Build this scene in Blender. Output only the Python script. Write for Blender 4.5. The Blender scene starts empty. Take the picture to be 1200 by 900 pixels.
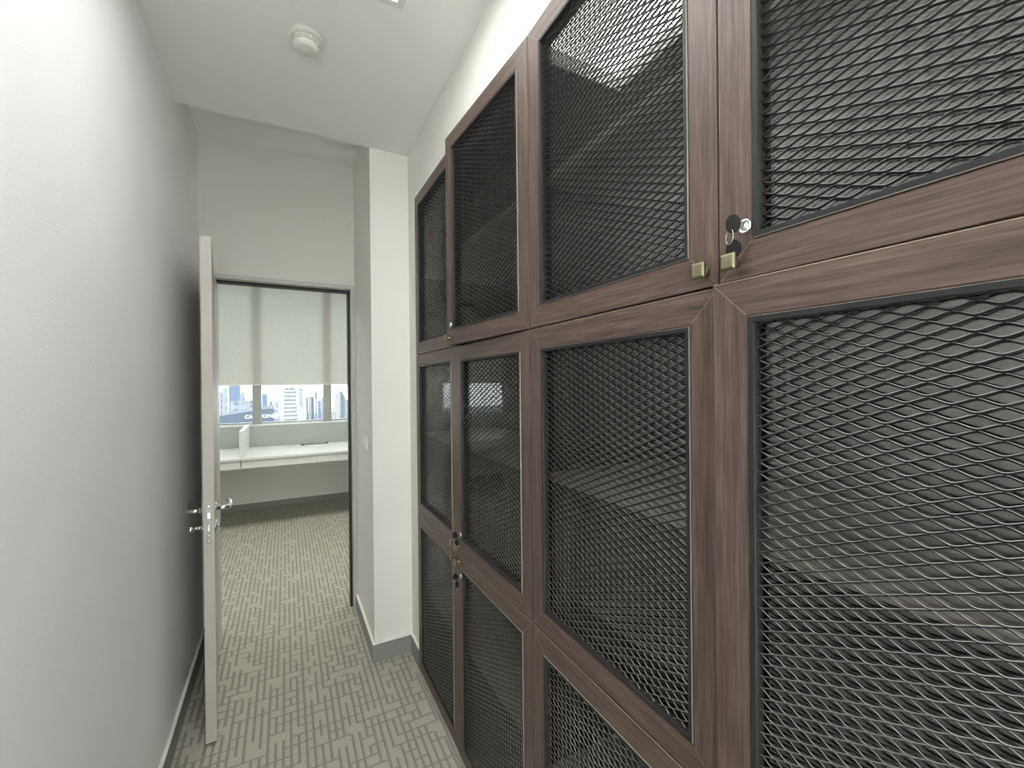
import bpy, bmesh, math, random
from mathutils import Vector, Matrix
random.seed(7)
C = bpy.context.scene.collection
PI = math.pi
# ------------------------------------------------------------------ dimensions (metres; x to the right, y down the corridor, floor z = 0)
EYE = 1.4565
XB = 0.580            # face of the mesh doors
Y0 = 2.1398           # far end of the cabinet run
DW, DH = 0.5702, 0.7881
ROW = [EYE + 0.143 - 2*DH, EYE + 0.143 - DH, EYE + 0.143]      # bottoms of the three rows
XL = -0.410
YP, XP = 2.343, 0.399       # face of the boxed column, its left side
YW = 2.943                  # wall with the doorway
ZC = EYE + 1.240
ZR = EYE + 1.402
YF = 5.902                  # window wall of the office beyond
DRX0, DRX1, DRZ = -0.3495, 0.374, EYE + 0.611

# ------------------------------------------------------------------ helpers
def tag(o, label=None, cat=None, group=None, kind=None):
    if label: o['label'] = label
    if cat: o['category'] = cat
    if group: o['group'] = group
    if kind: o['kind'] = kind
    return o
def empty(name, loc=(0,0,0), rz=0):
    o = bpy.data.objects.new(name, None); C.objects.link(o)
    o.location = loc; o.rotation_euler = (0,0,rz); o.empty_display_size = .05
    return o
class MB:
    def __init__(s): s.v=[]; s.f=[]; s.m=[]; s.sm=[]
    def quad(s, idx, m=0, smooth=False): s.f.append(tuple(idx)); s.m.append(m); s.sm.append(smooth)
    def box(s, x0,x1,y0,y1,z0,z1, m=0, skip=()):
        n=len(s.v)
        s.v += [(x0,y0,z0),(x1,y0,z0),(x1,y1,z0),(x0,y1,z0),(x0,y0,z1),(x1,y0,z1),(x1,y1,z1),(x0,y1,z1)]
        for f in ((0,3,2,1),(4,5,6,7),(0,1,5,4),(1,2,6,5),(2,3,7,6),(3,0,4,7)): s.quad([n+i for i in f], m)
        return s
    def lathe(s, prof, cx=0, cy=0, cz=0, axis='z', n=24, m=0, smooth=True, rx=1, ry=1):
        """prof: list of (r, h)"""
        base=len(s.v)
        for r,h in prof:
            for i in range(n):
                a=2*PI*i/n; p,q=r*math.cos(a)*rx, r*math.sin(a)*ry
                if axis=='z': s.v.append((cx+p,cy+q,cz+h))
                elif axis=='x': s.v.append((cx+h,cy+p,cz+q))
                else: s.v.append((cx+p,cy+h,cz+q))
        for j in range(len(prof)-1):
            for i in range(n):
                a=base+j*n+i; b=base+j*n+(i+1)%n
                s.quad((a,b,b+n,a+n), m, smooth)
        s.f.append(tuple(base+i for i in range(n))[::-1]); s.m.append(m); s.sm.append(False)
        s.f.append(tuple(base+(len(prof)-1)*n+i for i in range(n))); s.m.append(m); s.sm.append(False)
        return s
    def tube(s, pts, r, n=10, m=0, closed=False, flat=1.0):
        pts=[Vector(p) for p in pts]; base=len(s.v); N=len(pts)
        up=Vector((0,0,1)); prev=None
        for i,p in enumerate(pts):
            if closed: t=(pts[(i+1)%N]-pts[i-1]).normalized()
            else: t=(pts[min(i+1,N-1)]-pts[max(i-1,0)]).normalized()
            if prev is None:
                ref=up if abs(t.dot(up))<.9 else Vector((1,0,0))
                nrm=(ref-t*ref.dot(t)).normalized()
            else: nrm=(prev-t*prev.dot(t)).normalized()
            prev=nrm; bn=t.cross(nrm)
            rr=r[i] if isinstance(r,(list,tuple)) else r
            for k in range(n):
                a=2*PI*k/n; s.v.append(tuple(p+nrm*math.cos(a)*rr*flat+bn*math.sin(a)*rr))
        for i in range(N if closed else N-1):
            for k in range(n):
                a=base+i*n+k; b=base+i*n+(k+1)%n; j=(i+1)%N
                c=base+j*n+(k+1)%n; d=base+j*n+k
                s.quad((a,b,c,d), m, True)
        if not closed:
            s.f.append(tuple(base+k for k in range(n))[::-1]); s.m.append(m); s.sm.append(False)
            s.f.append(tuple(base+(N-1)*n+k for k in range(n))); s.m.append(m); s.sm.append(False)
        return s
    def prism(s, poly, x0, x1, m=0, axis='x'):
        """poly in the two other axes, extruded along axis"""
        n=len(poly); b=len(s.v)
        for h in (x0,x1):
            for p,q in poly:
                s.v.append({'x':(h,p,q),'y':(p,h,q),'z':(p,q,h)}[axis])
        s.f.append(tuple(b+i for i in range(n))[::-1]); s.m.append(m); s.sm.append(False)
        s.f.append(tuple(b+n+i for i in range(n))); s.m.append(m); s.sm.append(False)
        for i in range(n):
            j=(i+1)%n; s.quad((b+i,b+j,b+n+j,b+n+i),m)
        return s
    def build(s, name, mats, parent=None, bevel=0, fix=True):
        me=bpy.data.meshes.new(name); me.from_pydata(s.v,[],s.f)
        if not isinstance(mats,(list,tuple)): mats=[mats]
        for mt in mats: me.materials.append(mt)
        me.polygons.foreach_set('material_index', s.m)
        me.polygons.foreach_set('use_smooth', s.sm)
        if fix:
            bm=bmesh.new(); bm.from_mesh(me); bmesh.ops.recalc_face_normals(bm, faces=bm.faces)
            if bevel:
                es=[e for e in bm.edges if len(e.link_faces)==2 and e.calc_face_angle(0)>.5]
                bmesh.ops.bevel(bm, geom=es, offset=bevel, segments=2, profile=.6, affect='EDGES')
            bm.to_mesh(me); bm.free()
        me.update()
        o=bpy.data.objects.new(name, me); C.objects.link(o)
        if parent: o.parent=parent
        return o
def struct(o): o['kind']='structure'; return o
def copy_tree(o, parent=None):
    c=o.copy(); C.objects.link(c)
    c.parent=parent if parent else o.parent
    for ch in list(o.children): copy_tree(ch, c)
    return c

# ------------------------------------------------------------------ materials
def mat(name, col=(.8,.8,.8), rough=.5, metal=0, spec=.5, **kw):
    m=bpy.data.materials.new(name); m.use_nodes=True
    p=m.node_tree.nodes['Principled BSDF']
    p.inputs['Base Color'].default_value=(*col,1); p.inputs['Roughness'].default_value=rough
    p.inputs['Metallic'].default_value=metal; p.inputs['Specular IOR Level'].default_value=spec
    for k,v in kw.items(): p.inputs[k].default_value=v
    return m
def nd(m): return m.node_tree.nodes, m.node_tree.links, m.node_tree.nodes['Principled BSDF']
def add_bump(m, scale, strength, dist=.001, detail=3, stretch=(1,1,1)):
    N,L,p=nd(m)
    tc=N.new('ShaderNodeTexCoord'); mp=N.new('ShaderNodeMapping'); mp.inputs['Scale'].default_value=stretch
    no=N.new('ShaderNodeTexNoise'); no.inputs['Scale'].default_value=scale; no.inputs['Detail'].default_value=detail
    b=N.new('ShaderNodeBump'); b.inputs['Strength'].default_value=strength; b.inputs['Distance'].default_value=dist
    L.new(tc.outputs['Object'],mp.inputs[0]); L.new(mp.outputs[0],no.inputs['Vector']); L.new(no.outputs['Fac'],b.inputs['Height']); L.new(b.outputs[0],p.inputs['Normal'])
    return no
def paint(name, col, var=.04, bs=150, bstr=.25, rough=.7):
    m=mat(name,col,rough,spec=.3); N,L,p=nd(m)
    add_bump(m, bs, bstr, .0012, 2)
    tc=N.new('ShaderNodeTexCoord'); no=N.new('ShaderNodeTexNoise'); no.inputs['Scale'].default_value=2.5; no.inputs['Detail'].default_value=4
    cr=N.new('ShaderNodeValToRGB'); e=cr.color_ramp.elements
    e[0].position=.3; e[0].color=(*[c*(1-var) for c in col],1); e[1].position=.7; e[1].color=(*[min(1,c*(1+var)) for c in col],1)
    L.new(tc.outputs['Object'],no.inputs['Vector']); L.new(no.outputs['Fac'],cr.inputs[0]); L.new(cr.outputs[0],p.inputs['Base Color'])
    return m
M={}
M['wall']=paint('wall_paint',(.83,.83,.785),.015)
M['wall_end_shaded']=paint('shaded_end_wall_paint',(.72,.72,.67),.015)  # darker than the other walls: shade from the ceiling drop, put into the colour
M['wall_left']=paint('textured_wall_paint',(.86,.87,.88),.02,170,.5)
M['ceil']=paint('ceiling_paint',(.80,.80,.775),.015,220,.15)
M['skirt']=mat('grey_skirting',(.27,.275,.26),.45)
M['skirt_top']=mat('white_skirting_top',(.85,.85,.82),.4)
M['frame_grey']=mat('painted_metal_frame',(.50,.51,.49),.4)
M['leaf']=paint('door_laminate',(.50,.47,.43),.02,300,.05,.4)
M['gasket']=mat('dark_gasket',(.02,.02,.018),.6)
M['chrome']=mat('satin_chrome',(.72,.72,.70),.2,1)
M['lockplate']=mat('lock_case_metal',(.30,.29,.27),.38,.8)
M['brass']=mat('antique_brass',(.30,.275,.18),.4,1); add_bump(M['brass'],400,.15,.0005)
M['black_metal']=mat('black_painted_metal',(.012,.012,.013),.45,0,.35)
M['metal_edge']=mat('lit_metal_edge',(.46,.46,.455),.36,1)  # brighter metal on the mesh's front edges stands for light caught from above
M['trim']=mat('black_trim',(.018,.020,.021),.5,0,.35)
M['trim_lip']=mat('lit_trim_lip',(.30,.26,.23),.35,0,.6)  # chipped lip made paler to carry the light its edge catches
M['black_plastic']=mat('black_plastic',(.010,.010,.011),.6,0,.25)
M['dark_wood']=mat('cabinet_interior',(.020,.017,.015),.9,0,.05)
M['shelf']=mat('beige_shelf_board',(.36,.325,.275),.8,0,.1)
M['desk']=mat('white_laminate',(.74,.76,.73),.35)
M['panel_grey']=paint('grey_panel',(.42,.45,.43),.02,200,.05)
M['alum']=mat('grey_aluminium',(.33,.35,.35),.4,.3)
M['white_plastic']=mat('white_plastic',(.74,.74,.70),.4)
M['off_white']=mat('offwhite_plastic',(.66,.67,.62),.45)
M['plinth']=mat('grey_plinth',(.36,.36,.34),.5)

def wood(name, rot):
    m=mat(name,(.2,.14,.11),.42,spec=.45); N,L,p=nd(m)
    tc=N.new('ShaderNodeTexCoord'); mp=N.new('ShaderNodeMapping')
    # grain runs along z (rot=0) or along y (rot=1)
    mp.inputs['Scale'].default_value=(1,1,.045) if rot==0 else (1,.045,1)
    oi=N.new('ShaderNodeObjectInfo'); ad=N.new('ShaderNodeVectorMath'); ad.operation='ADD'
    sc=N.new('ShaderNodeVectorMath'); sc.operation='SCALE'; sc.inputs['Scale'].default_value=7.0
    L.new(oi.outputs['Location'],sc.inputs[0]); L.new(tc.outputs['Object'],ad.inputs[0]); L.new(sc.outputs[0],ad.inputs[1]); L.new(ad.outputs[0],mp.inputs[0])
    n1=N.new('ShaderNodeTexNoise'); n1.inputs['Scale'].default_value=85; n1.inputs['Detail'].default_value=5; n1.inputs['Roughness'].default_value=.62; n1.inputs['Distortion'].default_value=.35
    n2=N.new('ShaderNodeTexNoise'); n2.inputs['Scale'].default_value=330; n2.inputs['Detail'].default_value=3
    L.new(mp.outputs[0],n1.inputs['Vector']); L.new(mp.outputs[0],n2.inputs['Vector'])
    cr=N.new('ShaderNodeValToRGB'); e=cr.color_ramp.elements
    e[0].position=.30; e[0].color=(.066,.043,.036,1); e[1].position=.72; e[1].color=(.158,.110,.092,1)
    k=e.new(.5); k.color=(.106,.072,.060,1)
    mx=N.new('ShaderNodeMix'); mx.data_type='RGBA'; mx.blend_type='MULTIPLY'; mx.inputs['Factor'].default_value=.8
    c2=N.new('ShaderNodeValToRGB'); f=c2.color_ramp.elements; f[0].position=.35; f[0].color=(.62,.6,.6,1); f[1].position=.6; f[1].color=(1.1,1.1,1.1,1)
    L.new(n1.outputs['Fac'],cr.inputs[0]); L.new(n2.outputs['Fac'],c2.inputs[0]); L.new(cr.outputs[0],mx.inputs['A']); L.new(c2.outputs[0],mx.inputs['B']); L.new(mx.outputs['Result'],p.inputs['Base Color'])
    b=N.new('ShaderNodeBump'); b.inputs['Strength'].default_value=.25; b.inputs['Distance'].default_value=.0006
    L.new(n2.outputs['Fac'],b.inputs['Height']); L.new(b.outputs[0],p.inputs['Normal'])
    return m
M['wood_v']=wood('walnut_upright',0); M['wood_h']=wood('walnut_crosswise',1)
M['lit_top_edge']=mat('pale_lit_edge',(.27,.21,.175),.5)  # pale colour paints the line of light on each door's top chamfer
M['wood_edge']=mat('pale_edge_line',(.25,.19,.16),.45)

def glass(name, tint, refl_ior, rough=0.0):
    m=bpy.data.materials.new(name); m.use_nodes=True; N=m.node_tree.nodes; L=m.node_tree.links
    N.remove(N['Principled BSDF']); out=N['Material Output']
    t=N.new('ShaderNodeBsdfTransparent'); t.inputs[0].default_value=(*tint,1)
    g=N.new('ShaderNodeBsdfGlossy'); g.inputs['Roughness'].default_value=rough; g.inputs[0].default_value=(.95,.97,.95,1)
    fr=N.new('ShaderNodeFresnel'); ge=N.new('ShaderNodeNewGeometry'); mm=N.new('ShaderNodeMapRange')   # same reflectance from both sides of the pane
    mm.inputs[3].default_value=refl_ior; mm.inputs[4].default_value=1/refl_ior; L.new(ge.outputs['Backfacing'],mm.inputs[0]); L.new(mm.outputs[0],fr.inputs[0])
    mx=N.new('ShaderNodeMixShader'); L.new(fr.outputs[0],mx.inputs[0]); L.new(t.outputs[0],mx.inputs[1]); L.new(g.outputs[0],mx.inputs[2]); L.new(mx.outputs[0],out.inputs[0])
    return m
M['cab_glass']=glass('smoked_glass',(.80,.80,.80),2.0,.012)
M['win_glass']=glass('tinted_window_glass',(.49,.505,.51),1.35)
M['clear_glass']=glass('clear_window_glass',(.97,.98,.97),1.3)

def emis(name,col,s):
    m=bpy.data.materials.new(name); m.use_nodes=True; p=m.node_tree.nodes['Principled BSDF']
    p.inputs['Base Color'].default_value=(.8,.8,.8,1); p.inputs['Emission Color'].default_value=(*col,1); p.inputs['Emission Strength'].default_value=s
    return m
M['lamp']=emis('lit_diffuser',(1,.985,.955),6.6)
M['lamp_office']=emis('lit_office_diffuser',(1,.99,.93),9.0)

def blind_mat():
    m=bpy.data.materials.new('roller_blind_fabric'); m.use_nodes=True; N=m.node_tree.nodes; L=m.node_tree.links
    N.remove(N['Principled BSDF']); out=N['Material Output']
    d=N.new('ShaderNodeBsdfDiffuse'); t=N.new('ShaderNodeBsdfTranslucent'); mx=N.new('ShaderNodeMixShader'); mx.inputs[0].default_value=.42
    tc=N.new('ShaderNodeTexCoord'); no=N.new('ShaderNodeTexNoise'); no.inputs['Scale'].default_value=40; no.inputs['Detail'].default_value=6
    cr=N.new('ShaderNodeValToRGB'); e=cr.color_ramp.elements; e[0].position=.3; e[0].color=(.69,.70,.665,1); e[1].position=.75; e[1].color=(.745,.75,.715,1)
    L.new(tc.outputs['Object'],no.inputs['Vector']); L.new(no.outputs['Fac'],cr.inputs[0])
    L.new(cr.outputs[0],d.inputs[0]); L.new(cr.outputs[0],t.inputs[0]); L.new(d.outputs[0],mx.inputs[1]); L.new(t.outputs[0],mx.inputs[2]); L.new(mx.outputs[0],out.inputs[0])
    return m
M['blind']=blind_mat()

def carpet():
    m=mat('patterned_carpet',(.3,.3,.25),.95,spec=.1); N,L,p=nd(m)
    tc=N.new('ShaderNodeTexCoord'); sp=N.new('ShaderNodeSeparateXYZ'); L.new(tc.outputs['Object'],sp.inputs[0])
    def mth(op,a,b=None,c=None):
        n=N.new('ShaderNodeMath'); n.operation=op
        for i,v in enumerate((a,b,c)):
            if v is None: continue
            if isinstance(v,(int,float)): n.inputs[i].default_value=v
            else: L.new(v,n.inputs[i])
        return n.outputs[0]
    # slight wobble of the woven lines
    wn=N.new('ShaderNodeTexNoise'); wn.inputs['Scale'].default_value=60; wn.inputs['Detail'].default_value=2; L.new(tc.outputs['Object'],wn.inputs['Vector'])
    wob=mth('MULTIPLY',mth('SUBTRACT',wn.outputs['Fac'],.5),.10)
    px,py=.028,.050
    X=mth('ADD',mth('DIVIDE',sp.outputs[0],px),wob); Y=mth('ADD',mth('DIVIDE',sp.outputs[1],py),mth('MULTIPLY',wob,.6))
    ix=mth('FLOOR',X); iy=mth('FLOOR',Y); fx=mth('SUBTRACT',X,ix); fy=mth('SUBTRACT',Y,iy)
    def rnd(a,b,seed):
        w=N.new('ShaderNodeTexWhiteNoise'); w.noise_dimensions='3D'; cb=N.new('ShaderNodeCombineXYZ')
        L.new(a,cb.inputs[0]); L.new(b,cb.inputs[1]); cb.inputs[2].default_value=seed; L.new(cb.outputs[0],w.inputs['Vector']); return w.outputs['Value']
    def line(f,w0,w1): # soft line at f=0
        mr=N.new('ShaderNodeMapRange'); mr.interpolation_type='SMOOTHSTEP'; L.new(f,mr.inputs[0]); mr.inputs[1].default_value=w0; mr.inputs[2].default_value=w1; mr.inputs[3].default_value=1; mr.inputs[4].default_value=0; return mr.outputs[0]
    v=mth('MULTIPLY',line(fx,.24,.50),mth('GREATER_THAN',rnd(ix,iy,1.5),.20))
    ix2=mth('FLOOR',mth('DIVIDE',mth('ADD',ix,mth('MODULO',iy,2)),2)); 
    hline=mth('MULTIPLY',line(fy,.08,.24),mth('GREATER_THAN',rnd(ix2,iy,4.5),.40))
    d=mth('MAXIMUM',v,hline)
    fine=N.new('ShaderNodeTexNoise'); fine.inputs['Scale'].default_value=260; fine.inputs['Detail'].default_value=3; L.new(tc.outputs['Object'],fine.inputs['Vector'])
    mx=N.new('ShaderNodeMix'); mx.data_type='RGBA'; mx.inputs['A'].default_value=(.48,.47,.405,1); mx.inputs['B'].default_value=(.29,.28,.235,1); L.new(mth('MULTIPLY',d,.92),mx.inputs['Factor'])
    m2=N.new('ShaderNodeMix'); m2.data_type='RGBA'; m2.blend_type='MULTIPLY'; m2.inputs['Factor'].default_value=1
    cr=N.new('ShaderNodeValToRGB'); e=cr.color_ramp.elements; e[0].position=.35; e[0].color=(.62,.62,.62,1); e[1].position=.65; e[1].color=(1.25,1.25,1.25,1)
    L.new(fine.outputs['Fac'],cr.inputs[0]); L.new(mx.outputs['Result'],m2.inputs['A']); L.new(cr.outputs[0],m2.inputs['B']); L.new(m2.outputs['Result'],p.inputs['Base Color'])
    b=N.new('ShaderNodeBump'); b.inputs['Strength'].default_value=.6; b.inputs['Distance'].default_value=.003
    L.new(mth('SUBTRACT',mth('MULTIPLY',fine.outputs['Fac'],.5),d),b.inputs['Height']); L.new(b.outputs[0],p.inputs['Normal'])
    return m
M['carpet']=carpet()

# ------------------------------------------------------------------ the setting
YB=-1.50
OX0,OX1=-3.2,3.4          # office side walls
struct(MB().box(OX0-.1,OX1+.1,YB-.1,YF+.25,-.06,0).build('floor',M['carpet']))
# left wall leans a touch away from the cabinets towards the doorway
def xl(y): return -.386+(y+1.35)*(-.424+.386)/(YW+1.35)
w=MB(); n=[(xl(YB),YB),(xl(YW),YW),(-.56,YW),(-.56,YB)]
w.prism(n,0,ZR+.02,axis='z'); struct(w.build('wall_left',M['wall_left']))
# right wall: deep niche holding the cabinets, bulkhead above them, end strip, boxed column
w=MB(); YC4=Y0-4*DW
w.box(.60,1.10,YB,Y0+.003,ROW[2]+DH+.003,ZC+.1)
w.box(1.07,1.10,YC4-.02,Y0+.003,0,ROW[2]+DH+.003)
w.box(.60,1.10,Y0+.003,YP,0,ZC+.1)
w.box(.60,1.10,YB,YC4-.003,0,ROW[2]+DH+.003)
struct(w.build('wall_right',M['wall']))
struct(MB().box(XP,1.10,YP,YW,0,ZR+.1).build('wall_column',M['wall'],bevel=.002))
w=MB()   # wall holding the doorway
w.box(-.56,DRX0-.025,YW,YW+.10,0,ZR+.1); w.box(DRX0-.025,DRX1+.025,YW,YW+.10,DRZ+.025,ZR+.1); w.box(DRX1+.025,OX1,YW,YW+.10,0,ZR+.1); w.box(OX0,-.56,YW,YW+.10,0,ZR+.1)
struct(w.build('wall_doorway',M['wall_end_shaded']))
w=MB(); BX0,BX1,BZ0,BZ1=-.34,.55,.35,1.35    # unseen window added behind the viewer to brighten the corridor
w.box(-.56,BX0,YB-.1,YB,0,ZC+.1); w.box(BX1,1.10,YB-.1,YB,0,ZC+.1); w.box(BX0,BX1,YB-.1,YB,0,BZ0); w.box(BX0,BX1,YB-.1,YB,BZ1,ZC+.1)
struct(w.build('wall_back',M['wall']))
w=MB(); w.box(BX0,BX1,YB-.07,YB-.02,BZ0,BZ0+.04); w.box(BX0,BX1,YB-.07,YB-.02,BZ1-.04,BZ1)
w.box(BX0,BX0+.04,YB-.07,YB-.02,BZ0+.04,BZ1-.04); w.box(BX1-.04,BX1,YB-.07,YB-.02,BZ0+.04,BZ1-.04)
struct(w.build('fill_window',M['alum'])); struct(MB().box(BX0+.04,BX1-.04,YB-.05,YB-.044,BZ0+.04,BZ1-.04).build('fill_window_glass',M['clear_glass']))
struct(MB().box(OX0-.1,OX0,YW,YF+.25,0,ZR).build('wall_office_left',M['wall']))
struct(MB().box(OX1,OX1+.1,YW,YF+.25,0,ZR).build('wall_office_right',M['wall']))
# ceiling with the hole for the recessed light
LX0,LX1=-.085,.345
LIGHTS=[(.20,1.42),(-1.38,-.16)]  # the second light is unseen, added behind the viewer as fill
c=MB(); yy=YB
for l0,l1 in LIGHTS[::-1]:
    c.box(-.56,.62,yy,l0,ZC,ZC+.162); c.box(-.56,LX0,l0,l1,ZC,ZC+.162); c.box(LX1,.62,l0,l1,ZC,ZC+.162); yy=l1
    c.box(LX0,LX1,l0,l1,ZC+.1105,ZC+.162)
c.box(-.56,.62,yy,YP,ZC,ZC+.162)
c.box(-.56,.62,YP,YW+.1,ZR,ZR+.05)
struct(c.build('ceiling',M['ceil']))
struct(MB().box(OX0,OX1,YW+.1,YF+.25,EYE+1.30,EYE+1.36).build('ceiling_office',M['ceil']))

# skirting boards, grey with a thin white top edge
def skirt(name, pts, h=.092, t=.012):
    m=MB()
    for (xa,ya),(xb,yb),(nx,ny) in pts:
        for z0,z1,tt,mi in ((0,h,t,0),(h,h+.006,t,1)):
            b=len(m.v)
            q=[(xa,ya),(xb,yb),(xb+nx*tt,yb+ny*tt),(xa+nx*tt,ya+ny*tt)]
            m.prism(q,z0,z1,m=mi,axis='z')
    return struct(m.build(name,[M['skirt'],M['skirt_top']]))
skirt('baseboard_left',[((xl(YB),YB),(xl(YW),YW),(1,0))])
skirt('baseboard_right',[((.60,Y0+.004),(.60,YP),(-1,0))])
skirt('baseboard_column',[((XP-.012,YP),(.588,YP),(0,-1)),((XP,YP),(XP,YW),(-1,0))])
skirt('baseboard_office',[((OX0,YF),(OX1,YF),(0,-1))],.075)
# doorway frame
d=MB(); a,b_=YW-.012,YW+.112
d.box(DRX1,DRX1+.025,a,b_,0,DRZ+.025); d.box(DRX0-.025,DRX0,a,b_,0,DRZ+.025); d.box(DRX0,DRX1,a,b_,DRZ,DRZ+.025)
fr=struct(d.build('trim_doorway',M['frame_grey'],bevel=.0015))
g=MB()
g.box(DRX1-.012,DRX1,YW+.045,YW+.108,0,DRZ)  # gasket strip whose dark colour also carries the right jamb's shade
g.box(DRX0,DRX1,YW+.045,YW+.108,DRZ-.012,DRZ)
struct(g.build('trim_door_stop',M['gasket']))

# ------------------------------------------------------------------ window wall of the office
SILL=EYE-.462; BL=EYE+.006
w=MB(); w.box(OX0,OX1,YF,YF+.15,0,SILL-.02)
struct(w.build('wall_window',M['wall']))
struct(MB().box(OX0,OX1,YF-.03,YF+.22,SILL-.02,SILL,0).build('trim_sill',M['desk'],bevel=.003))
mull=[-.305+.767*k for k in range(-3,5)]
wt=EYE+1.30
m=MB()
for i,x in enumerate(mull): m.box(x-.047,x+.047,YF+.002,YF+.040,SILL,wt)
m.box(OX0,OX1,YF+.05,YF+.15,wt-.06,wt); m.box(OX0,OX1,YF+.06,YF+.12,SILL,SILL+.018)
wf=struct(m.build('window_1',M['alum'],bevel=.002))
struct(MB().box(-.703,-.688,YF+.002,YF+.030,SILL,wt).build('window_1_gasket',M['gasket']))
struct(MB().box(OX0,OX1,YF+.09,YF+.098,SILL,wt-.06).build('window_1_glass',M['win_glass']))
def blind(x0,x1,label):
    t=empty('roller_blind',((x0+x1)/2,YF-.004,BL)); tag(t,label,'window blind')
    hw=(x1-x0)/2
    MB().box(-hw,hw,-.0006,.0006,.006,wt-BL-.05).build('blind_fabric',M['blind'],t)
    MB().box(-hw,hw,-.006,.006,-.008,.008).build('bottom_bar',M['white_plastic'],t,bevel=.002)
    MB().lathe([(.022,-hw),(.022,hw)],0,-.023,wt-BL-.032,'x',16).build('roller',M['white_plastic'],t)
blind(-3.0,2.6,'wide off-white roller blind lowered to eye level across the office window')

# ------------------------------------------------------------------ skyline outside
def facade(name, base, line, sx, sz, wx=.35, wz=.45):
    m=mat(name,base,.7); N,L,p=nd(m)
    tc=N.new('ShaderNodeTexCoord'); sp=N.new('ShaderNodeSeparateXYZ'); L.new(tc.outputs['Object'],sp.inputs[0])
    def mth(op,a,b):
        n=N.new('ShaderNodeMath'); n.operation=op
        for i,v in enumerate((a,b)):
            if isinstance(v,(int,float)): n.inputs[i].default_value=v
            else: L.new(v,n.inputs[i])
        return n.outputs[0]
    fx=mth('LESS_THAN',mth('FRACT',mth('DIVIDE',mth('ADD',sp.outputs[0],sp.outputs[1]),sx),0),wx) if sx else None
    fz=mth('LESS_THAN',mth('FRACT',mth('DIVIDE',sp.outputs[2],sz),0),wz) if sz else None
    f=mth('MULTIPLY',fx,fz) if (fx and fz) else (fx or fz)
    mx=N.new('ShaderNodeMix'); mx.data_type='RGBA'; mx.inputs['A'].default_value=(*base,1); mx.inputs['B'].default_value=(*line,1); L.new(f,mx.inputs['Factor']); L.new(mx.outputs['Result'],p.inputs['Base Color'])
    return m
FA=[facade('facade_white_grid',(0.392,0.406,0.435),(0.189,0.217,0.275),9,8,.5,.5),
    facade('facade_bands',(0.362,0.392,0.392),(0.087,0.116,0.138),0,5.2,.5,.40),
    facade('facade_blue',(0.217,0.275,0.362),(0.160,0.225,0.319),7,9,.5,.5),
    facade('facade_piers',(0.406,0.406,0.406),(0.174,0.196,0.217),14,0,.4,.5),
    facade('facade_pale',(0.362,0.392,0.420),(0.261,0.297,0.348),6,9,.45,.5)]
def at(u,v,D):
    xc,yc=(u-600)/504.6,(450-v)/504.6; t=math.radians(27.69); r=math.radians(.563)
    xc,yc=xc*math.cos(r)+yc*math.sin(r), -xc*math.sin(r)+yc*math.cos(r)
    k=D/(-xc*math.sin(t)+math.cos(t)); return (xc*math.cos(t)+math.sin(t))*k, D, EYE+yc*k
GZ=-150
def tower(u0,u1,vt,D,f,label,kind='slab',depth=None):
    x0,_,z=at(u0,vt,D); x1,_,z1=at(u1,vt,D); z=(z+z1)/2; w_=(x1-x0)
    t=empty('office_tower',((x0+x1)/2,D,GZ)); tag(t,label,'tower block','towers of the skyline beyond the office window')
    h=z-GZ; hw=w_/2; dp=depth or w_*.8; m=MB()
    if kind=='slab': m.box(-hw,hw,0,dp,0,h)
    elif kind=='curved':
        m.prism([(-hw,0),(hw*1.0,0),(hw*.97,h*.80),(hw*.82,h),(-hw*.90,h),(-hw*.98,h*.8)],0,dp,axis='y')
    elif kind=='stepped':
        m.box(-hw,hw,0,dp,0,h*.955); m.box(-hw*.7,hw*.75,0,dp,h*.955,h*.985); m.box(-hw*.35,hw*.45,0,dp,h*.985,h)
    elif kind=='needle':
        m.box(-hw*.5,hw*.5,0,dp,0,h*.93); m.lathe([(hw*.5,h*.93),(hw,h*.945),(hw,h*.985),(hw*.5,h)],0,hw,0,'z',12)
    m.build('tower_body',f,t)
    r=MB(); 
    if kind!='needle':
        r.box(-hw*.75,-hw*.35,dp*.2,dp*.6,h,h+w_*.10); r.box(-hw*.1,hw*.5,dp*.2,dp*.7,h,h+w_*.07); r.build('rooftop_plant',FA[3],t)
    return t
tower(257,260.5,460,700,FA[0],'narrow pale tower at the far left edge of the window, beside the dark frame')
tower(260.8,266.5,457,520,FA[4],'plain white slab tower standing above the left end of the dark sign building')
tower(268,281,453.5,900,FA[2],'pale blue glass tower on the left behind the white slab tower')
tower(281,287,461,820,FA[4],'white tower with a rounded shoulder right of the blue glass tower','stepped')
tower(270,278,472,600,FA[0],'short white block in front of the blue glass tower')
tower(279,289,470.5,640,FA[4],'low pale block at the foot of the rounded white tower')
tower(289,297,471,900,FA[0],'distant low white block touching the left mullion')
tower(307,313,463.5,900,FA[2],'pale bluish tower just right of the left mullion')
tower(314.5,320,471,800,FA[0],'small grey stepped block above the sign building','stepped')
tower(321.5,327,472,760,FA[2],'small blue-grey cube-topped block above the right end of the sign building')
tower(332,348.5,457,650,FA[1],'large banded tower with dark floor lines in the middle of the window','curved')
tower(350,355,457,800,FA[2],'slim pale blue tower immediately right of the banded tower')
tower(350,356,477,500,FA[4],'short white block at the foot of the slim pale blue tower')
tower(357.5,361,467,700,FA[3],'narrow white tower with a dark cap left of the needle tower')
tower(361.5,368,466.5,760,FA[3],'white ribbed tower directly left of the needle tower')
tower(368.8,371.8,460,620,FA[2],'thin grey needle tower with a bulging top','needle')
tower(372.5,376,471,740,FA[2],'low blue-grey block right of the needle tower')
tower(376.3,380,467,800,FA[3],'white ribbed block touching the right mullion')
tower(393,404.5,461,600,FA[3],'pale tower with stepped crown between the right mullion and the door frame','stepped')
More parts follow.
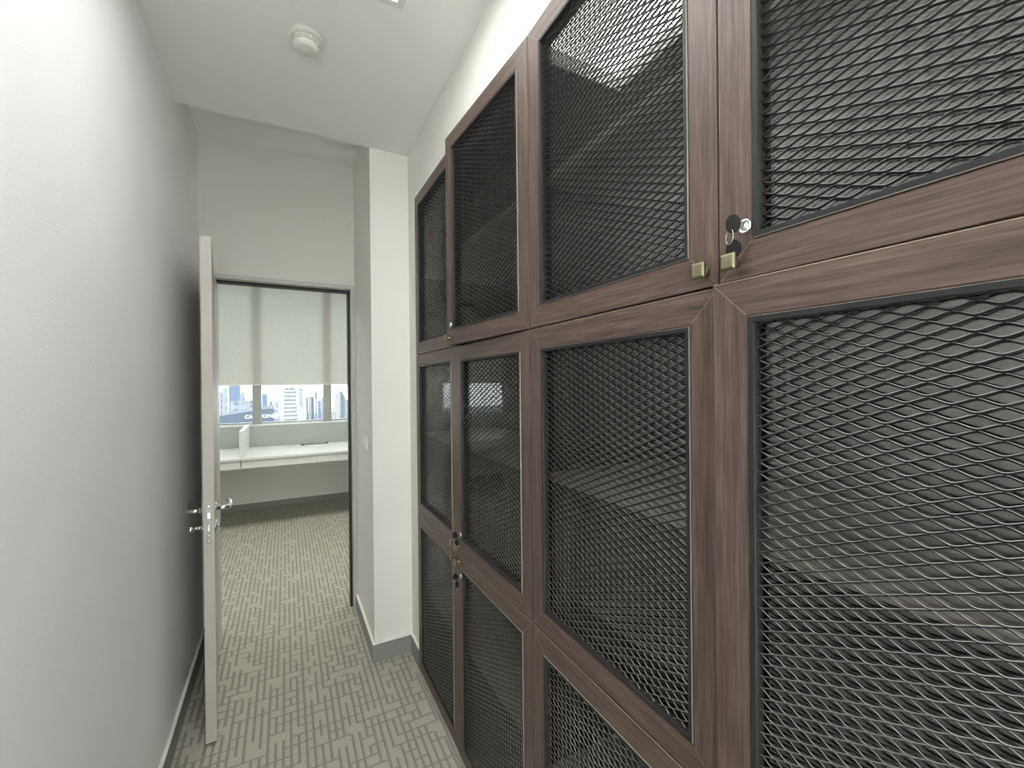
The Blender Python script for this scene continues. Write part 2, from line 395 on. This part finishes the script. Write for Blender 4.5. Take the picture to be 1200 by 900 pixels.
tower(405,412,470,900,FA[4],'pale block partly hidden by the right door frame')
def text_mesh(txt,size,mt,name,parent,depth=.15):
    cu=bpy.data.curves.new(name,'FONT'); cu.body=txt; cu.size=size; cu.extrude=depth; cu.align_x='LEFT'; cu.offset=size*.012
    tmp=bpy.data.objects.new(name,cu); C.objects.link(tmp)
    dg=bpy.context.evaluated_depsgraph_get(); me=bpy.data.meshes.new_from_object(tmp.evaluated_get(dg))
    C.objects.unlink(tmp); bpy.data.objects.remove(tmp)
    me.materials.clear(); me.materials.append(mt); o=bpy.data.objects.new(name,me); C.objects.link(o); o.parent=parent; return o
# sign building
D=170.0; xa,_,za=at(257.5,489,D); xb,_,zb=at(323,480.5,D); xc_,_,zc_=at(328.5,496,D)
sb=empty('sign_building',(xa,D,GZ)); tag(sb,'low dark blue-grey building with a white lettered sign below the skyline','building')
roofm=mat('dark_roof_cladding',(.085,.11,.145),.6)
Wd=xb-xa; zz=lambda z:z-GZ
MB().prism([(0,0),(xc_-xa,0),(xc_-xa,zz(zc_)),(Wd,zz(zb)),(Wd*.85,zz(zb)+.15),(0,zz(za))],0,25,axis='y').build('facade_block',roofm,sb)
white=mat('white_lettering',(.85,.85,.85),.5)
x0,_,z0=at(286.9,492.0,D); x1,_,z1=at(317.4,490.4,D)
tx=text_mesh('CARLTON',1.0,white,'lettering',sb)
bw=tx.dimensions.x if tx.dimensions.x>0 else max(v.co.x for v in tx.data.vertices)
bw=max(v.co.x for v in tx.data.vertices)-min(v.co.x for v in tx.data.vertices)
s=(x1-x0)/bw; hs=(1.12)/.70
tx.scale=(s,hs,1); tx.rotation_euler=(PI/2,-math.atan2(z1-z0,x1-x0),0); tx.location=(x0-xa,-.15,z0-GZ)
em=MB(); ex,_,ez=at(322.3,488.7,D)
for k in range(8):
    a=k*PI/4; c_,s_=math.cos(a),math.sin(a)
    poly=[(ex-xa+c_*1.15-s_*.0,ez-GZ+s_*1.15),(ex-xa+math.cos(a+.42)*.62,ez-GZ+math.sin(a+.42)*.62),(ex-xa,ez-GZ),(ex-xa+math.cos(a-.42)*.62,ez-GZ+math.sin(a-.42)*.62)]
    em.prism(poly,-.28,-.0,axis='y')
em.build('star_emblem',white,sb)
struct(MB().box(-1500,1500,60,2600,GZ-1,GZ).build('ground_city',mat('hazy_ground',(.22,.24,.25),.9)))

# ------------------------------------------------------------------ office furniture
TZ=EYE-.72; FY=5.0
def bench(x0,x1,splits,label,legs):
    t=empty('office_desk',((x0+x1)/2,(FY+YF)/2,0)); tag(t,label,'desk','white desks along the office window')
    cx,cy=(x0+x1)/2,(FY+YF)/2; hw=(x1-x0)/2
    MB().box(-hw,hw,FY-cy,YF-cy-.035,TZ-.025,TZ).build('desk_top',M['desk'],t,bevel=.002)
    MB().box(-hw,hw,YF-cy-.033,YF-cy-.004,TZ-.06,SILL-.022).build('back_panel',M['panel_grey'],t)
    for a,b in splits: 
        MB().box(a-cx+.002,b-cx-.002,FY-cy+.012,FY-cy+.03,TZ-.105,TZ-.031).build('drawer_front',M['desk'],t,bevel=.001)
    MB().box(-hw,hw,FY-cy+.03,FY-cy+.5,TZ-.10,TZ-.026).build('drawer_box',M['panel_grey'],t)
    for sx in legs: MB().box(sx-cx-.018,sx-cx+.018,.2,.40,0,TZ-.026).build('leg_panel',M['desk'],t)
bench(-1.80,-.402,[(-1.8,-1.1),(-1.1,-.402)],'white office desk left of the upright divider, mostly hidden by the open door',(-1.78,-.85))
bench(-.398,1.75,[(-.398,.285),(.285,1.0),(1.0,1.75)],'white office desk right of the upright divider, with slim drawer fronts below the window',(1.05,1.73))
dv=MB().box(-.020,.020,0,.80,0,.262).build('desk_divider',M['desk'],bevel=.002); dv.location=(-.40,FY+.065,TZ+.0005)
tag(dv,'short upright white divider panel standing between the two desk sections','divider')
cb=empty('black_cable',(.30,5.72,TZ+.006)); tag(cb,'thin black cable lying straight on the white desk near the back panel','cable')
MB().tube([(-.125,-.02,0),(-.05,.0,0),(.04,-.008,0),(.125,.01,0)],.004,8).build('cable_cord',M['black_plastic'],cb)
for sx,sy in ((-.135,-.022),(.135,.012)): MB().box(sx-.016,sx+.016,sy-.008,sy+.008,-.0055,.008).build('plug',M['black_plastic'],cb,bevel=.002)
# office ceiling lights
def office_light(x,y,label):
    z=EYE+1.30; t=empty('ceiling_light',(x,y,z)); tag(t,label,'ceiling light')
    m=MB(); h=.30
    for a in ((-h,h,-h,-h+.02),(-h,h,h-.02,h),(-h,-h+.02,-h+.02,h-.02),(h-.02,h,-h+.02,h-.02)): m.box(a[0],a[1],a[2],a[3],-.02,-.0005)
    m.build('light_frame',M['white_plastic'],t); MB().box(-h+.02,h-.02,-h+.02,h-.02,-.012,-.004).build('diffuser',M['lamp_office'],t)
office_light(-1.6,4.2,'square office ceiling light on the left, hidden beyond the doorway wall')
office_light(-.3,4.2,'square office ceiling light hidden above the open door, second from the left')
office_light(.9,4.2,'square office ceiling light hidden above the right of the doorway')
office_light(2.2,4.2,'square office ceiling light hidden at the far right of the office')

# ------------------------------------------------------------------ corridor ceiling light
for (LY0,LY1),lab in zip(LIGHTS,('white recessed ceiling light panel glowing above the corridor, only its corner in view','second recessed corridor ceiling light, added unseen behind the viewer to brighten the corridor')):
    t=empty('ceiling_light',((LX0+LX1)/2,(LY0+LY1)/2,ZC)); tag(t,lab,'ceiling light')
    hx,hy=(LX1-LX0)/2-.001,(LY1-LY0)/2-.001
    m=MB()
    for a in ((-hx,hx,-hy,-hy+.012),(-hx,hx,hy-.012,hy),(-hx,-hx+.012,-hy+.012,hy-.012),(hx-.012,hx,-hy+.012,hy-.012)): m.box(*a,-.003,.105)
    for a in ((-hx-.010,hx+.010,-hy-.010,-hy),(-hx-.010,hx+.010,hy,hy+.010),(-hx-.010,-hx,-hy,hy),(hx,hx+.010,-hy,hy)): m.box(*a,-.003,-.0002)
    m.box(-hx,hx,-hy,hy,.105,.110)
    m.build('housing',M['off_white'],t)
    MB().box(-hx+.013,hx-.013,-hy+.013,hy-.013,.058,.066).build('diffuser',M['lamp'],t)
# ------------------------------------------------------------------ smoke detector
t=empty('smoke_detector',(.076,1.700,ZC)); tag(t,'round off-white smoke detector mounted on the corridor ceiling','smoke detector')
MB().lathe([(.058,0),(.060,-.003),(.060,-.010),(.055,-.015),(.050,-.016)],n=40).build('base_ring',M['off_white'],t)
MB().lathe([(.047,-.016),(.047,-.019),(.030,-.020),(.030,-.032)],n=40).build('detector_neck',M['off_white'],t)
m=MB()
for k in range(10):
    a=k*2*PI/10; m.tube([(math.cos(a)*.046,math.sin(a)*.046,-.017),(math.cos(a)*.041,math.sin(a)*.041,-.031)],.0030,6)
m.build('vent_ribs',M['white_plastic'],t)
MB().lathe([(.030,-.030),(.043,-.031),(.041,-.036),(.034,-.046),(.026,-.049),(.024,-.048),(.022,-.0495),(.0,-.0505)],n=40).build('detector_cap',M['off_white'],t)
# ------------------------------------------------------------------ light switch on the column side
t=empty('wall_switch',(XP,2.565,EYE-.333)); tag(t,'small white switch plate on the boxed column side right of the doorway','switch')
MB().box(-.009,0,-.060,.060,-.038,.038).build('switch_plate',M['white_plastic'],t,bevel=.003)
for s_ in (-.028,.028): MB().prism([(s_-.013,-.020),(s_+.013,-.020),(s_+.013,.020),(s_-.013,.020)],-.013,-.009).build('rocker',M['desk'],t,bevel=.001)

# ------------------------------------------------------------------ open office door
LA=.109; HX,HY=-.3515,2.927
t=empty('open_door',(HX,HY,0),0); t.rotation_euler=(0,0,LA)   # local -y points from hinge to free edge, +x towards corridor
tag(t,'pale grey door standing open against the left wall with lever handles and lock plate','door')
LL,LT=.815,.038
m=MB().box(-LT,0,-LL,0,.010,2.060); m.build('door_leaf',M['leaf'],t,bevel=.0015)
hz=EYE-.513
m=MB(); pr=[]
hh,hw_=.080,.0095
poly=[(-LT/2+hw_*math.cos(a)*1.0, (hz-.045)+ (hh-hw_)*(1 if math.sin(a)>=0 else -1)+hw_*math.sin(a)) for a in [i*2*PI/24 for i in range(24)]]
m.prism(poly,-LL-.0022,-LL+.001,axis='y'); lp=m.build('lock_plate',M['lockplate'],t)
m=MB(); m.box(-LT/2-.004,-LT/2+.005,-LL-.010,-LL-.002,hz-.022,hz+.002); m.box(-LT/2-.003,-LT/2+.003,-LL-.0026,-LL-.002,hz-.075,hz-.050); m.build('latch_bolt',M['chrome'],lp)
m=MB()
for z in (hz+.025,hz-.092,hz-.115): m.lathe([(.0035,-.0018),(.0025,-.0030)],-LT/2,-LL,z,'y',10)
m.build('plate_screws',M['chrome'],lp)
for side,sx in ((1,0),(-1,-LT)):
    hy=-LL+.055
    m=MB(); m.lathe([(.026,0),(.026,side*.004),(.022,side*.008)],sx,hy,hz,'x',28); r=m.build('handle_rose',M['chrome'],t)
    pts=[(sx+side*.006,hy,hz),(sx+side*.030,hy,hz),(sx+side*.044,hy+.001,hz-.001),(sx+side*.052,hy+.010,hz-.001),(sx+side*.054,hy+.030,hz),(sx+side*.055,hy+.085,hz+.002),(sx+side*.052,hy+.112,hz+.003),(sx+side*.044,hy+.120,hz+.003)]
    m=MB(); m.tube(pts,[.0095]*3+[.0095,.009,.0085,.008,.007],14); m.build('lever_handle',M['chrome'],t)
    m=MB(); z=hz-.072; m.lathe([(.026,0),(.026,side*.004),(.022,side*.008)],sx,hy,z,'x',28)
    m.lathe([(.009,side*.008),(.009,side*.020)],sx,hy,z,'x',16); ros=m.build('lock_rose',M['chrome'],t)
    if side<0:
        m=MB(); m.lathe([(.006,-.018),(.006,-.034)],sx,hy,z,'x',14); m.lathe([(.010,-.034),(.0155,-.038),(.0155,-.048),(.010,-.052)],sx,hy,z,'x',20)
        m.build('thumb_turn',M['chrome'],ros)
m=MB()

# ------------------------------------------------------------------ mesh-door cabinets
GAP=.0035; ST=.053; TR=.009; TH=.020
OW,OH=DW-GAP,DH-GAP
def door_frame_mesh():
    """walnut frame, mitred; local origin = outer corner of free/hinge side, y 0..OW, z 0..OH, face at x=0, back at x=TH"""
    m=MB(); prof=[(0,TH),(0,.0013),(.0013,0),(ST-.002,0),(ST,.002),(ST,TH)]
    def ring(t): return [(t,t),(OW-t,t),(OW-t,OH-t),(t,OH-t)]
    base=[]
    for t_,x in prof:
        base.append(len(m.v)); m.v += [(x,y,z) for y,z in ring(t_)]
    n=len(prof)
    for i in range(n):
        j=(i+1)%n
        for k in range(4):
            l=(k+1)%4
            mi=1 if k in (0,2) else 0
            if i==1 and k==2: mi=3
            m.quad((base[i]+k,base[i]+l,base[j]+l,base[j]+k),mi)
    # hairline mitre joints
    for (y,z),(dy,dz) in (((0,0),(1,1)),((OW,0),(-1,1)),((OW,OH),(-1,-1)),((0,OH),(1,-1))):
        a=.003; b_=ST-.003; w_=.00035
        q=[(y+dy*a-dz*w_,z+dz*a+dy*w_),(y+dy*b_-dz*w_,z+dz*b_+dy*w_),(y+dy*b_+dz*w_,z+dz*b_-dy*w_),(y+dy*a+dz*w_,z+dz*a-dy*w_)]
        m.prism(q,-.0001,.0006,m=2)
    return m
def trim_mesh():
    m=MB(); prof=[(ST+.0002,TH-.004),(ST+.0002,.0005),(ST+.0010,-.0016),(ST+TR-.0012,-.0016),(ST+TR,.0008),(ST+TR,TH-.004)]
    def ring(t): return [(t,t),(OW-t,t),(OW-t,OH-t),(t,OH-t)]
    base=[]
    for t_,x in prof: base.append(len(m.v)); m.v += [(x,y,z) for y,z in ring(t_)]
    n=len(prof)
    for i in range(n):
        j=(i+1)%n
        for k in range(4):
            l=(k+1)%4; m.quad((base[i]+k,base[i]+l,base[j]+l,base[j]+k),1 if i==1 else (2 if i>=4 else 0))
    return m
LWD,SWD=.0348,.0155
def expanded_metal():
    m=MB(); y0,y1=ST+TR-.001,OW-ST-TR+.001; z0,z1=ST+TR,OH-ST-TR
    xm=.0085; aw=math.radians(43); sw=.0031; th=.0012; e=sw*math.cos(aw)/2
    wd=(math.cos(aw),-math.sin(aw)); td=(-math.sin(aw),-math.cos(aw))   # width goes back and down; thickness goes forward and down
    SEG=10; ny=int((y1-y0)/(LWD/SEG)); K=int((z1-z0)/(SWD/2))+1
    for k in range(K+1):
        zc=z0+k*SWD/2+SWD*.05; sg=1 if k%2==0 else -1
        rows=[]
        for i in range(ny+1):
            y=y0+(y1-y0)*i/ny; ph=(y/LWD)%1.0
            tri=1-4*abs(ph-.5)        # -1..1
            wv=max(-1,min(1,1.22*tri)); wv=wv*(1.08-.08*wv*wv)*sg
            z=zc+wv*(SWD*.25-sw*math.sin(aw)*.5); x=xm+e*wv
            if z<z0-.002 or z>z1+.002: rows.append(None); continue
            b=len(m.v)
            for a_,b_ in ((-.5,-.22),(-.5,.22),(-.38,.5),(.5,.5),(.5,-.5),(-.38,-.5)):
                m.v.append((x+wd[0]*a_*sw+td[0]*b_*th, y, z+wd[1]*a_*sw+td[1]*b_*th))
            rows.append(b)
        for i in range(ny):
            a,b=rows[i],rows[i+1]
            if a is None or b is None: continue
            for q in range(6):
                r=(q+1)%6; m.quad((a+q,b+q,b+r,a+r),1 if q in (0,5) else 0,q in (5,0,1))
    return m
P_frame=door_frame_mesh(); P_trim=trim_mesh(); P_em=expanded_metal()
P_glass=MB().box(TH-.0055,TH-.0015,ST-.004+.004,OW-ST,ST,OH-ST)
def knob_mb():
    m=MB(); m.lathe([(.0065,0),(.0050,-.004),(.0050,-.014)],axis='x',n=16)
    a=.0085; b_=.0115
    rings=[(-.0135,.0085),(-.0165,.0115),(-.0205,.0115),(-.0230,.0085)]
    base=[]
    for x,h in rings: base.append(len(m.v)); m.v += [(x,-h,-h),(x,h,-h),(x,h,h),(x,-h,h)]
    for i in range(3):
        for k in range(4): m.quad((base[i]+k,base[i]+(k+1)%4,base[i+1]+(k+1)%4,base[i+1]+k))
    m.quad([base[0]+k for k in range(4)][::-1]); m.quad([base[3]+k for k in range(4)])
    return m
def lock_mb():
    m=MB(); m.lathe([(.0098,0),(.0102,-.0020),(.0092,-.0038),(.0072,-.0038),(.0068,-.0018),(.0055,-.0018),(.0052,-.0032),(.0,-.0034)],axis='x',n=28)
    m.box(-.0040,-.0033,-.0008,.0008,-.0035,.0035)
    return m
proto={}
def make_door(cab, ci, ri, hinge_far, ajar, knob, lock, label):
    """ci column (0 = farthest), ri row (0 bottom). Doors meet in pairs; hinge_far: hinge on the far (larger y) side."""
    yn=Y0-(ci+1)*DW+GAP/2; yf=yn+OW; z=ROW[ri]+GAP/2
    piv=yf if hinge_far else yn
    cl=Vector(cab.location)
    if 'frame' not in proto:
        d=P_frame.build('door',[M['wood_v'],M['wood_h'],M['wood_edge'],M['lit_top_edge']],cab)
        tr=P_trim.build('mesh_trim',[M['trim'],M['trim_lip'],M['gasket']],d); em=P_em.build('metal_mesh',[M['black_metal'],M['metal_edge']],d,fix=False); gl=P_glass.build('glass_pane',M['cab_glass'],d)
        proto['frame']=d; proto['parts']=[tr,em,gl]
        proto['kn']=knob_mb().build('knob',M['brass'],d); proto['lk']=None
        kn=proto['kn']
        first=True
    else:
        d=proto['frame'].copy(); C.objects.link(d); d.parent=cab
        for q in proto['parts']:
            c=q.copy(); C.objects.link(c); c.parent=d
        kn=proto['kn'].copy(); C.objects.link(kn); kn.parent=d
    # frame local y runs near->far from the near edge; rotate about the hinge
    if hinge_far:
        ang=-ajar; R=Matrix.Rotation(ang,3,'Z'); off=R@Vector((0,-OW,0))
        d.location=Vector((XB,yf,z))+off-cl
    else:
        ang=ajar; d.location=Vector((XB,yn,z))-cl
    d.rotation_euler=(0,0,ang)
    kn.location=(0,knob[0],knob[1]); kn.rotation_euler=(0,0,0)
    if lock:
        if proto['lk'] is None: proto['lk']=lock_mb().build('lock',M['chrome'],d); lk=proto['lk']
        else: lk=proto['lk'].copy(); C.objects.link(lk); lk.parent=d
        lk.location=(0,lock[0],lock[1])
    return d
rows_txt=['bottom row','middle row','top row']
unit_txt={(0,2):'walnut mesh-door cabinet in the top row at the far end, its nearer door slightly ajar',
 (0,1):'walnut mesh-door cabinet, middle row, far end, keys hanging at its lower corner',
 (0,0):'walnut mesh-door cabinet in the bottom row at the far end, standing on the carpet',
 (1,2):'walnut mesh-door cabinet, top row nearest the viewer, two square knobs and keys',
 (1,1):'walnut mesh-door cabinet in the middle row nearest the viewer, filling the right of the view',
 (1,0):'walnut mesh-door cabinet in the bottom row nearest the viewer, cut off by the frame'}
CX0,CX1=.602,1.02
carc=None
doors={}
for un in (0,1):
    for ri in (2,1,0):
        yc=Y0-(2*un+1)*DW; cab=empty('storage_cabinet',(XB,yc,ROW[ri])); tag(cab,unit_txt[(un,ri)],'cabinet','walnut cabinets with metal mesh doors')
        if carc is None:
            hw=DW-.001; p_=.018; m=MB(); a,b_=CX0-XB,CX1-XB; h=DH-.001
            m.box(a,b_,-hw,-hw+p_,0,h); m.box(a,b_,hw-p_,hw,0,h); m.box(a,b_,-hw+p_,hw-p_,0,p_); m.box(a,b_,-hw+p_,hw-p_,h-p_,h); m.box(b_-.006,b_,-hw+p_,hw-p_,p_,h-p_)
            carc=m.build('carcass',M['dark_wood'],cab)
            shelf=MB().box(a+.014,b_-.007,-hw+p_,hw-p_,DH/2-.009,DH/2+.009).build('shelf',M['shelf'],cab)
        else:
            for q in (carc,shelf):
                c=q.copy(); C.objects.link(c); c.parent=cab
        low=(ri!=0)
        kz=.024 if low else OH-.030
        lz=.073 if low else OH-.080
        # far door of the pair: hinge far, knob near its near edge
        doors[(un,ri,0)]=make_door(cab,2*un,ri,True,0,(.020,kz),None,None)
        aj={(0,2):.062,(1,1):.031}.get((un,ri),.004)
        doors[(un,ri,1)]=make_door(cab,2*un+1,ri,False,aj,(OW-.028,kz),(OW-.042,lz),None)
pl=MB().box(XB-.006,XB+.40,YC4,Y0,0,ROW[0]-.002).build('cabinet_plinth',M['plinth'],bevel=.001)
tag(pl,'low light grey plinth strip on the carpet under the row of cabinets','plinth')

# ------------------------------------------------------------------ keys left in the locks
def oval(m, c, ry, rz, tx, tilt=0, n=20, mi=0):
    """flat key head in the y-z plane, tilted about z, thickness tx"""
    R=Matrix.Rotation(tilt,3,'Z'); b=len(m.v)
    for x in (-tx/2,tx/2):
        for i in range(n):
            a=2*PI*i/n; v=R@Vector((x,ry*math.cos(a),rz*math.sin(a)))+Vector(c); m.v.append(tuple(v))
    m.f.append(tuple(b+i for i in range(n))[::-1]); m.m.append(mi); m.sm.append(False)
    m.f.append(tuple(b+n+i for i in range(n))); m.m.append(mi); m.sm.append(False)
    for i in range(n): j=(i+1)%n; m.quad((b+i,b+j,b+n+j,b+n+i),mi,True)
def keys(un,ri,label,up=True):
    d=doors[(un,ri,1)]; bpy.context.view_layer.update()
    lz=.073 if ri!=0 else OH-.080
    mw=d.parent.matrix_world@d.matrix_basis
    p=mw@Vector((-.0045,OW-.042,lz))
    t=empty('key_ring',p); tag(t,label,'keys','cabinet keys on wire rings')
    # key in the lock: blade towards +x, oval head edge-on to the door
    m=MB(); m.box(-.012,.003,-.0009,.0009,-.0032,.0032); k1=m.build('key',M['chrome'],t)
    m=MB(); oval(m,(-.0185,.003,.001),.0100,.0130,.0034,math.radians(55)); m.build('key_head',M['black_plastic'],k1,bevel=.0006)
    ring=[(-.0185+.004*math.cos(a),.0085+.0085*math.cos(a),-.0155+.0100*math.sin(a)) for a in [i*2*PI/28 for i in range(28)]]
    m=MB(); m.tube(ring,.0006,6,closed=True); m.build('wire_ring',M['chrome'],t)
    m=MB(); oval(m,(-.0100,.0085,-.031 if up else -.033),.0105,.0125,.0030,math.radians(14)); k2=m.build('key_head',M['black_plastic'],t,bevel=.0006)
    m=MB(); m.prism([(.004,-.042),(.010,-.042),(.008,-.053),(.004,-.053)],-.0106,-.0090); m.build('key_blade',M['chrome'],k2)
    return t
keys(1,2,'keys with black oval heads in the lock of the nearest top-row cabinet')
keys(0,1,'small keys hanging from the lock at the far cabinets, middle row lower corner')
keys(0,0,'small key with dark head in the far bottom-row cabinet lock, lowest of the keys')

# ------------------------------------------------------------------ daylight
W=bpy.data.worlds.new('World'); bpy.context.scene.world=W; W.use_nodes=True
bg=W.node_tree.nodes['Background']; bg.inputs[0].default_value=(.97,.985,1,1); bg.inputs[1].default_value=8.0

# ------------------------------------------------------------------ camera
cam=bpy.data.cameras.new('camera'); co=bpy.data.objects.new('camera',cam); C.objects.link(co)
f,yaw,pitch,roll=504.6206,27.6946,-.162,.5633
cam.sensor_fit='HORIZONTAL'; cam.sensor_width=36; cam.lens=f*36/1200; cam.clip_start=.02; cam.clip_end=6000
co.location=(0,0,EYE)
th=math.radians(yaw); ph=math.radians(pitch); ro=math.radians(roll)
fwd=Vector((math.sin(th),math.cos(th),0)); rt=Vector((math.cos(th),-math.sin(th),0)); up=Vector((0,0,1))
f2=fwd*math.cos(ph)+up*math.sin(ph); u2=-fwd*math.sin(ph)+up*math.cos(ph)
r3=rt*math.cos(ro)-u2*math.sin(ro); u3=rt*math.sin(ro)+u2*math.cos(ro)
# roll as fitted: image x = x cos - y sin, image y = x sin + y cos
R=Matrix((r3,u3,-f2)).transposed()
co.rotation_euler=R.to_euler()
S=bpy.context.scene; S.camera=co
vs=S.view_settings; vs.view_transform='Standard'; vs.look='None'; vs.gamma=1; vs.use_curve_mapping=False; vs.exposure=.58
S.cycles.max_bounces=10; S.cycles.diffuse_bounces=6; S.cycles.glossy_bounces=5; S.cycles.transparent_max_bounces=16
